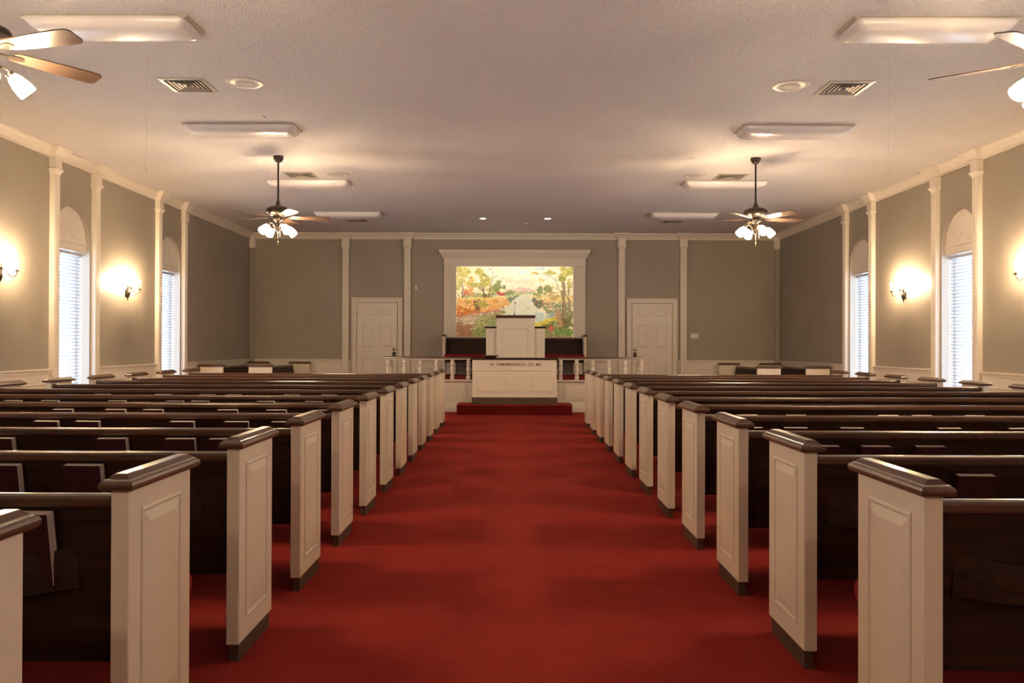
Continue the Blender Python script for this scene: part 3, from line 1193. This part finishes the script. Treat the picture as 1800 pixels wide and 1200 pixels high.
# left trees
br = (110, 84, 56)
for pts, a_, b2 in (([(200, 530), (215, 430), (200, 330), (190, 230)], 12, 4), ([(240, 520), (205, 400), (240, 300)], 8, 3),
                    ([(470, 530), (465, 430), (500, 330), (480, 240)], 20, 6), ([(500, 530), (430, 430), (380, 380)], 14, 4),
                    ([(520, 540), (540, 440), (560, 330), (620, 280)], 12, 3), ([(480, 500), (400, 420), (350, 400)], 8, 3),
                    ([(490, 420), (500, 300), (520, 220), (560, 200)], 7, 2), ([(560, 330), (570, 230), (530, 200)], 5, 2),
                    ([(530, 480), (600, 420), (640, 330), (700, 320)], 6, 2), ([(175, 530), (150, 470)], 9, 5), ([(620, 520), (615, 440)], 8, 3)):
    stroke(pts, a_, b2, br)
Yl = [(222, 205, 110), (198, 184, 86), (172, 160, 72), (232, 214, 130)]
Ol = [(160, 158, 78), (182, 176, 92), (132, 132, 62), (205, 196, 112)]
Or = [(226, 160, 84), (205, 130, 70), (236, 190, 110)]
blob(215, 225, 70, 38, Yl, 150, 11)
blob(200, 300, 50, 40, Yl, 90, 9, .7)
blob(165, 390, 25, 60, Yl, 80, 9, .7)
blob(290, 350, 55, 50, Or + Yl, 170, 10)
blob(300, 460, 60, 45, Or + [(200, 120, 90)], 150, 10)
blob(245, 485, 20, 24, [(196, 96, 90), (210, 120, 110)], 40, 8)
blob(430, 260, 60, 52, Ol + Yl, 220, 10)
blob(490, 350, 45, 50, Ol + Yl, 160, 10)
blob(400, 390, 60, 35, Ol, 130, 9)
blob(560, 460, 50, 50, Ol, 120, 9)
blob(645, 430, 60, 50, [(128, 138, 78), (150, 158, 92), (104, 118, 66)], 240, 9)
blob(630, 370, 36, 25, [(128, 138, 78), (150, 158, 92)], 80, 9)
blob(640, 260, 60, 30, [(236, 226, 196)], 30, 7, .35)
blob(660, 492, 34, 18, [(190, 70, 66), (206, 92, 84), (170, 56, 56)], 90, 8)
# right bank and reflections
poly([(1000, 530), (1100, 515), (1400, 500), (1513, 500), (1513, 600), (1300, 600), (1150, 570)], [(240, 214, 140), (232, 190, 110), (226, 168, 96), (214, 205, 120)], 520, 10, .4)
poly([(1040, 555), (1180, 575), (1160, 640), (1110, 675), (1070, 640)], [(110, 112, 88), (130, 128, 96), (92, 100, 80)], 240, 9, .8)
poly([(1150, 590), (1513, 600), (1513, 760), (1280, 760), (1190, 700)], [(116, 130, 90), (140, 148, 104), (92, 112, 84), (170, 150, 110)], 620, 10, .5)
poly([(1180, 700), (1300, 705), (1260, 790), (1200, 780)], [(150, 180, 180), (120, 150, 150)], 110, 9, .3)
poly([(1180, 655), (1380, 655), (1380, 672), (1180, 672)], [(205, 190, 150)], 70, 8, .25)
for a_, b2 in ((1240, 610), (1160, 610), (1480, 620)):
    blob(a_, b2, 16, 34, [(222, 130, 90), (230, 160, 120)], 30, 6)
blob(1110, 470, 42, 48, [(128, 138, 84), (150, 158, 100), (108, 120, 70)], 170, 9)
blob(1215, 460, 45, 48, [(140, 146, 88), (164, 166, 104), (112, 124, 72)], 190, 9)
blob(1070, 500, 25, 15, [(128, 138, 84)], 40, 8)
blob(1290, 520, 60, 45, [(196, 170, 110), (226, 160, 110), (170, 160, 100)], 120, 8, .7)
# right trees
tr = (150, 128, 96)
for pts, a_, b2 in (([(1420, 790), (1410, 640), (1400, 500), (1400, 380), (1380, 280)], 56, 24), ([(1490, 700), (1465, 560), (1455, 420), (1465, 320)], 30, 14),
                    ([(1400, 480), (1330, 430), (1260, 420), (1200, 440)], 9, 3), ([(1390, 470), (1330, 480), (1240, 490), (1190, 560)], 10, 3),
                    ([(1340, 420), (1320, 340), (1250, 290), (1160, 260), (1050, 250)], 10, 3), ([(1250, 290), (1180, 330), (1120, 320)], 5, 2),
                    ([(1400, 400), (1370, 330), (1340, 260)], 14, 5), ([(1410, 360), (1440, 280), (1470, 210)], 12, 4), ([(1455, 500), (1500, 450)], 7, 3)):
    stroke(pts, a_, b2, tr)
stroke([(1395, 790), (1388, 640), (1382, 480)], 14, 6, (104, 88, 66), .7)
stroke([(1440, 780), (1430, 620)], 8, 4, (104, 88, 66), .6)
blob(1390, 250, 60, 50, Ol + Yl, 220, 11)
blob(1380, 320, 45, 32, [(132, 140, 62), (158, 160, 80)], 100, 10)
blob(1480, 230, 40, 50, Yl + Ol, 170, 11)
blob(1240, 250, 55, 24, Ol + Yl, 120, 9)
blob(1075, 255, 45, 13, Ol + Yl, 50, 8)
blob(1150, 335, 30, 12, Yl, 30, 7, .5)
blob(1480, 380, 30, 70, Ol + Yl, 100, 9, .6)
blob(1100, 280, 60, 25, [(236, 222, 180)], 20, 7, .4)
# near right bank
poly([(1060, 850), (1180, 800), (1300, 765), (1513, 760), (1513, 1008), (1180, 1008), (1170, 900), (1060, 900)],
     [(96, 104, 48), (120, 128, 60), (74, 84, 40), (140, 146, 76)], 1100, 11, .6)
poly([(1050, 850), (1170, 805), (1310, 760), (1320, 800), (1180, 850), (1060, 880)], [(222, 200, 70), (236, 214, 90), (196, 180, 60)], 320, 9, .5)
poly([(1300, 700), (1340, 680), (1380, 760), (1440, 850), (1360, 890), (1310, 800)], [(176, 128, 84), (205, 160, 120), (130, 92, 60), (214, 150, 120)], 260, 8, .5, .9)
poly([(1380, 780), (1450, 780), (1480, 860), (1400, 870)], [(90, 76, 50), (120, 100, 66)], 110, 8, .6)
stroke([(1460, 860), (1490, 760), (1500, 680)], 16, 6, (110, 92, 60))
blob(1245, 900, 26, 30, [(206, 70, 56), (226, 120, 100), (190, 54, 44)], 60, 7)
blob(1420, 950, 90, 30, [(92, 140, 60), (120, 160, 74), (76, 112, 48)], 160, 10)
blob(1255, 985, 40, 14, [(130, 116, 92), (160, 140, 112)], 40, 8)
blob(1400, 990, 45, 12, [(150, 120, 90), (190, 160, 120)], 40, 8)
poly([(148, 998), (1513, 998), (1513, 1012), (148, 1012)], [(70, 80, 40), (100, 90, 50)], 260, 8, .3)


def smooth_noise(cell):
    gy, gx = GH // cell + 3, GW // cell + 3
    g_ = rng.normal(0, 1, (gy, gx))
    fy_, fx_ = yy / cell, xx / cell
    iy, ix = fy_.astype(int), fx_.astype(int)
    ty, tx = fy_ - iy, fx_ - ix
    ty, tx = ty * ty * (3 - 2 * ty), tx * tx * (3 - 2 * tx)
    return (g_[iy, ix] * (1 - ty) * (1 - tx) + g_[iy + 1, ix] * ty * (1 - tx) + g_[iy, ix + 1] * (1 - ty) * tx + g_[iy + 1, ix + 1] * ty * tx)


wy = np.clip(yy + smooth_noise(5) * 1.3 + smooth_noise(16) * 2.0, 0, GH - 1).astype(int)
wx = np.clip(xx + smooth_noise(5) * 1.6 + smooth_noise(16) * 2.5, 0, GW - 1).astype(int)
img = img[wy, wx]
soft = img.copy()
for dy_, dx_ in ((0, 1), (1, 0), (0, -1), (-1, 0), (1, 1), (-1, -1)):
    soft += np.roll(img, (dy_, dx_), (0, 1))
img = img * .2 + soft / 7 * .8
img = img * .88 + np.array((250, 240, 215)) * .12
img = np.clip(img * (1 + smooth_noise(7)[..., None] * .02) + rng.normal(0, 2, img.shape[:2])[..., None], 0, 255)
lin = (img / 255.0)
lin = np.where(lin <= .04045, lin / 12.92, ((lin + .055) / 1.055) ** 2.4)
xs = np.linspace(-1.375, 1.381, GW)
zs = np.linspace(3.085, 1.405, GH)
V = np.zeros((GH, GW, 3), np.float32)
V[..., 0] = xs[None, :]
V[..., 1] = -.004
V[..., 2] = zs[:, None] - 2.2
me = bpy.data.meshes.new('river_mural')
nf = (GH - 1) * (GW - 1)
idx = np.arange(GH * GW).reshape(GH, GW)
F = np.stack([idx[:-1, :-1], idx[1:, :-1], idx[1:, 1:], idx[:-1, 1:]], -1).reshape(-1, 4)
me.vertices.add(GH * GW)
me.vertices.foreach_set('co', V.reshape(-1))
me.loops.add(nf * 4)
me.loops.foreach_set('vertex_index', F.reshape(-1).astype(np.int32))
me.polygons.add(nf)
me.polygons.foreach_set('loop_start', (np.arange(nf) * 4).astype(np.int32))
me.update(calc_edges=True)
ca = me.color_attributes.new('paint', 'FLOAT_COLOR', 'POINT')
ca.data.foreach_set('color', np.concatenate([lin, np.ones((GH, GW, 1))], -1).reshape(-1).astype(np.float32))
mp = mat('mural_paint', (1, 1, 1), .7, spec=.2)
nt = mp.node_tree
at = nt.nodes.new('ShaderNodeAttribute')
at.attribute_name = 'paint'
base_link(nt, at.outputs['Color'])
me.materials.append(mp)
mu = empty('river_mural', (0, YB + .84, 2.2))
tag(mu, 'lit landscape painting of a river between trees, inside the white surround', 'painting')
link('painted_surface', me, mu)
MB().box(-1.385, 1.391, 0, .012, -.80, .89).build('backing_board', M['white'], mu)


# ------------------------------------------------------------------ ceiling fans
def make_fan():
    root = empty('ceiling_fan')
    # origin at the ceiling
    MB().lathe([(.004, 0), (.066, -.001), (.068, -.012), (.060, -.045), (.040, -.072), (.018, -.082), (.004, -.083)], 24).build('canopy', M['bronze'], root, True)
    MB().lathe([(.0125, -.07), (.0125, -.62)], 12).build('downrod', M['bronze'], root, True)
    MB().lathe([(.014, -.585), (.022, -.60), (.030, -.635), (.050, -.655), (.10, -.668), (.145, -.690), (.158, -.715), (.156, -.745), (.135, -.775),
                (.085, -.792), (.06, -.797), (.01, -.798)], 32).build('motor_housing', M['bronze'], root, True)
    lk = MB().lathe([(.01, -.795), (.062, -.797), (.068, -.81), (.068, -.835), (.058, -.85), (.035, -.862), (.022, -.875), (.020, -.90), (.030, -.93), (.046, -.95),
                     (.048, -.962), (.030, -.985), (.012, -.995), (.008, -1.01), (.002, -1.014)], 24).build('light_kit', M['bronze'], root, True)
    # blade prototype (angle 0)
    zb = -.804
    pts = []
    for x, w in ((.165, .042), (.20, .050), (.30, .058), (.45, .066), (.58, .070), (.645, .068), (.668, .058), (.678, .040)):
        pts.append((x, w))
    outline = [(x, -w) for x, w in pts] + [(x, w) for x, w in pts[::-1]]
    tl = R(-12)

    def tp(x, y, z):
        return (x, y * math.cos(tl), zb + z + y * math.sin(tl))
    blade_mb = MB().loops([[tp(x, y, -.003) for x, y in outline], [tp(x, y, .004) for x, y in outline]])
    iron_mb = MB()
    io = [(.055, .012), (.13, .010), (.165, .022), (.20, .028), (.225, .018), (.235, .0)]
    ol = [(x, -w) for x, w in io] + [(x, w) for x, w in io[::-1][1:]]
    iron_mb.loops([[tp(x, y, -.0085) for x, y in ol], [tp(x, y, -.0035) for x, y in ol]])
    bme = ime = None
    for k in range(5):
        if k == 0:
            bo = blade_mb.build('blade', M['blade'], root)
            io_ = iron_mb.build('blade_iron', M['bronze'], bo)
            bme, ime = bo.data, io_.data
        else:
            bo = link('blade', bme, root)
            link('blade_iron', ime, bo)
        bo.rotation_euler = (0, 0, 2 * PI * k / 5)
    # shades
    ax = Vector((.72, 0, -.70)).normalized()
    sme = ame = None
    for k in range(4):
        if k == 0:
            q = ax.to_track_quat('Z', 'Y').to_matrix().to_4x4()
            mt = Matrix.Translation((.145, 0, -.925)) @ q
            so = MB().lathe([(.018, 0), (.026, .006), (.038, .030), (.047, .065), (.051, .095), (.051, .132), (.047, .133), (.045, .10), (.040, .06), (.026, .02), (.004, .012)], 20, mt).build('glass_shade', M['fanlamp'], root, True)
            am = MB().tube([(.040, 0, -.945), (.065, 0, -.905), (.100, 0, -.888), (.132, 0, -.900), (.148, 0, -.928)], .007)
            am.lathe([(.026, -.014), (.026, .006), (.018, .010)], 14, mt)
            ao = am.build('lamp_arm', M['bronze'], so, True)
            sme, ame = so.data, ao.data
        else:
            so = link('glass_shade', sme, root)
            link('lamp_arm', ame, so)
        so.rotation_euler = (0, 0, 2 * PI * k / 4)
    ch = MB().tube([(0, 0, -1.012), (0, 0, -1.12)], .0018, 6)
    ch.lathe([(.002, -1.17), (.006, -1.16), (.0065, -1.13), (.002, -1.12)], 10)
    ch.tube([(.035, -.03, -.98), (.035, -.03, -1.06)], .0015, 5)
    ch.build('pull_chain', M['brass'], root)
    return root


FANS = [(-3.137, 10.88, 14, 45, 'ceiling fan with long rod and lit glass shades, far left over the pews', True),
        (3.173, 10.90, 12, 10, 'ceiling fan with long rod and lit glass shades, far right over the pews', True),
        (-3.07, 4.70, -17, 42, 'ceiling fan cut by the left edge of the picture, two blades in view', True),
        (3.15, 4.82, 0, 0, 'ceiling fan cut by the right edge of the picture, two blades in view', True),
        (-3.1, -3.0, 30, 30, 'added unseen ceiling fan with lit glass shades behind the camera, left', False),  # these last two are unseen, added to light the nearest pews
        (3.1, -3.0, 50, 60, 'added unseen ceiling fan with lit glass shades behind the camera, right', False)]
fan0 = make_fan()
for i, (x, y, ba, la, lb, seen) in enumerate(FANS):
    o = fan0 if i == 0 else copy_tree(fan0)
    o.location = (x, y, ZC - .0005)
    nb = nl = 0
    for ch in o.children:
        if ch.name.startswith('blade'):
            ch.rotation_euler = (0, 0, R(ba + 72 * nb))
            nb += 1
        elif ch.name.startswith('glass_shade'):
            ch.rotation_euler = (0, 0, R(la + 90 * nl))
            nl += 1
    tag(o, lb, 'ceiling fan', 'ceiling fans')


# ------------------------------------------------------------------ fluorescent wraps, vents, speakers
def rrect(hx, hy, r_, z, n=5):
    pts = []
    for cx, cy, a0 in ((hx - r_, hy - r_, 0), (-hx + r_, hy - r_, 90), (-hx + r_, -hy + r_, 180), (hx - r_, -hy + r_, 270)):
        for k in range(n):
            a = R(a0 + 90 * k / (n - 1))
            pts.append((cx + r_ * math.cos(a), cy + r_ * math.sin(a), z))
    return pts


fx = empty('ceiling_light')
MB().box(-.63, .63, -.185, .185, -.016, 0, .002).build('pan', M['metalw'], fx)
MB().loops([rrect(.605, .195, .03, -.012), rrect(.608, .198, .03, -.03), rrect(.600, .190, .035, -.050), rrect(.580, .172, .045, -.072),
            rrect(.545, .140, .05, -.088), rrect(.50, .10, .05, -.094), rrect(.42, .04, .02, -.096)]).build('lens', M['acrylic'], fx, True)
first = True
NM = ['nearest', 'second', 'third', 'farthest']
for sx in (-1, 1):
    for k, yc in enumerate((6.40, 9.44, 12.55, 15.54)):
        o = fx if first else copy_tree(fx)
        first = False
        o.location = (sx * 3.135 + (.04 if sx > 0 else 0), yc, ZC)
        tag(o, 'unlit white wraparound ceiling light, %s in the %s row' % (NM[k], 'left' if sx < 0 else 'right'), 'ceiling light', 'unlit ceiling lights')

vt = empty('air_vent')
mb = MB()
h0, h1 = .215, .175
for a0, a1, z0, z1 in ((h0, h1, -.002, -.016),):
    out0 = [(-a0, -a0, 0), (a0, -a0, 0), (a0, a0, 0), (-a0, a0, 0)]
    o1 = [(x, y, -.006) for x, y, z in out0]
    i1 = [(x * a1 / a0, y * a1 / a0, -.011) for x, y, z in out0]
    i0 = [(x * a1 / a0, y * a1 / a0, 0) for x, y, z in out0]
    mb.loops([out0, o1, i1, i0], False, False)
mb.build('frame', M['vent'], vt)
MB().box(-h1, h1, -h1, h1, -.002, -.0005).build('duct_throat', M['dark'], vt)
for a in (.137, .100, .063, .026):
    mb = MB()
    rings = []
    for q, z in ((a, -.004), (a + .003, -.003), (a + .018, -.009), (a + .015, -.011)):
        rings.append([(-q, -q, z), (q, -q, z), (q, q, z), (-q, q, z)])
    rings.append(rings[0])
    mb.loops(rings, False, False)
    mb.build('louver', M['vent'], vt)
first = True
for sx in (-1, 1):
    for k, yc in enumerate((7.90, 12.07, 16.45)):
        o = vt if first else copy_tree(vt)
        first = False
        o.location = (sx * 3.15, yc + (.04 if sx > 0 else 0), ZC)
        tag(o, 'square louvred air vent in the ceiling, %s on the %s side' % (('nearest', 'middle', 'farthest')[k], 'left' if sx < 0 else 'right'), 'air vent', 'ceiling air vents')

sk = empty('ceiling_speaker')
MB().lathe([(.172, 0), (.172, -.004), (.165, -.008), (.120, -.009), (.115, -.006), (.01, -.006)], 40).build('rim', M['plastic'], sk, True)
MB().lathe([(.085, -.006), (.085, -.009), (.075, -.012), (.01, -.013)], 32).build('grille', M['grille'], sk, True)
first = True
for sx, x in ((-1, -2.59), (1, 2.62)):
    for k, yc in enumerate((7.83, 12.0)):
        o = sk if first else copy_tree(sk)
        first = False
        o.location = (x, yc + (.04 if sx > 0 else 0), ZC)
        tag(o, 'round white ceiling speaker beside the %s vent on the %s side' % (('nearest', 'middle')[k], 'left' if sx < 0 else 'right'), 'speaker', 'ceiling speakers')

dl = empty('recessed_downlight')
MB().lathe([(.072, 0), (.072, -.004), (.062, -.006), (.060, -.002)], 28, None, False, False).build('trim_ring', M['plastic'], dl, True)
MB().lathe([(.060, -.002), (.058, -.004), (.001, -.004)], 24, None, True, True).build('lamp', M['downlight'], dl)
for i, x in enumerate((-.625, .64)):
    o = dl if i == 0 else copy_tree(dl)
    o.location = (x, 16.12, ZC)
    tag(o, 'small lit round downlight in the ceiling before the mural, %s one' % ('left', 'right')[i], 'downlight', 'downlights')
t = empty('smoke_detector', (.24, 16.75, ZC))
tag(t, 'small pale disc on the ceiling between and beyond the two downlights', 'smoke detector')
MB().lathe([(.045, 0), (.045, -.012), (.038, -.022), (.01, -.024)], 20).build('housing', M['plastic'], t, True)
t = empty('ceiling_hook', (-2.745, 8.93, ZC))
tag(t, 'tiny dark hook in the ceiling before the second left ceiling light', 'hook')
MB().tube([(0, 0, 0), (0, 0, -.008), (.012, 0, -.022), (.022, 0, -.026), (.026, 0, -.018)], .003, 6).build('wire', M['dark'], t)
for i, (x, y) in enumerate(((-3.19, 7.1), (3.215, 7.12))):
    t = empty('pull_cord', (x, y, ZC))
    tag(t, 'thin white cord hanging from the ceiling with a small weight, %s side' % ('left', 'right')[i], 'cord', 'hanging cords')
    MB().tube([(0, 0, 0), (-.004, 0, -.5), (-.007, 0, -.975)], .0014, 5).build('cord', M['plastic'], t)
    MB().lathe([(.002, 0), (.005, -.01), (.006, -.035), (.002, -.045)], 8, Matrix.Translation((-.007, 0, -.97))).build('weight', M['plastic'], t)


# ------------------------------------------------------------------ sconces
def make_sconce():
    """local: wall at x=0, projects to +x"""
    root = empty('wall_sconce')
    # teardrop back body
    mt = Matrix.Translation((.034, 0, 2.0))
    MB().lathe([(.002, -.105), (.007, -.098), (.005, -.085), (.009, -.07), (.022, -.045), (.034, -.015), (.036, .008), (.028, .028), (.012, .038), (.010, .06),
                (.016, .07), (.016, .085), (.008, .095), (.007, .12), (.013, .13), (.010, .145), (.003, .158), (.002, .165)], 18, mt).build('body', M['bronze'], root, True)
    MB().box(0, .02, -.022, .022, 1.945, 2.055, .004).build('back_plate', M['bronze'], root)
    ame = None
    for s_ in (-1, 1):
        pts = []
        end = Vector((.150, s_ * .145, 2.075))
        dirv = Vector((.110, s_ * .145, 0))
        for u, dz in ((0, .085), (.12, .105), (.25, .10), (.38, .06), (.52, .015), (.68, -.008), (.84, .0), (.95, .028), (1.0, .06)):
            pts.append(Vector((.040, 0, 2.0)) + dirv * u + Vector((0, 0, dz)))
        a_ = MB().tube(pts, .0045, 8)
        e_ = pts[-1]
        a_.lathe([(.004, -.004), (.012, 0), (.030, .004), (.032, .008), (.020, .007), (.012, .010), (.013, .024), (.010, .026)], 16, Matrix.Translation(e_))
        ao = a_.build('arm', M['bronze'], root, True)
        MB().lathe([(.0085, .02), (.0085, .085), (.004, .086)], 12, Matrix.Translation(e_)).build('candle', M['candle'], ao, True)
        MB().lathe([(.004, .086), (.009, .095), (.0125, .108), (.011, .124), (.005, .142), (.001, .152)], 12, Matrix.Translation(e_)).build('bulb', M['flame'], ao, True)
    return root


sc = make_sconce()
first = True
SC = [(-1, 9.31, 'twin candle wall sconce cut by the left edge of the picture', 1), (-1, 12.42, 'twin candle wall sconce between the two windows of the left wall', 1),
      (1, 9.30, 'twin candle wall sconce cut by the right edge of the picture', 1), (1, 12.40, 'twin candle wall sconce between the two windows of the right wall', 1)]
for sx, y, lb, _ in SC:
    o = sc if first else copy_tree(sc)
    first = False
    o.location = (sx * XW, y, 0)
    o.rotation_euler = (0, 0, 0 if sx < 0 else PI)
    tag(o, lb, 'sconce', 'candle wall sconces')

# ------------------------------------------------------------------ small wall things
t = empty('thermostat', (3.99, YB, 1.46))
tag(t, 'small white thermostat box on the back wall right of the right door', 'thermostat')
MB().box(-.09, .09, -.03, 0, -.055, .055, .006).build('housing', M['plastic'], t)
MB().box(-.045, .015, -.032, -.029, .008, .035).build('display', M['acrylic'], t)
t = empty('wall_sensor', (-2.18, YB, 2.515))
tag(t, 'tiny pale box high on the back wall left of the mural', 'sensor')
MB().box(-.028, .028, -.025, 0, -.045, .045, .005).build('housing', M['plastic'], t)
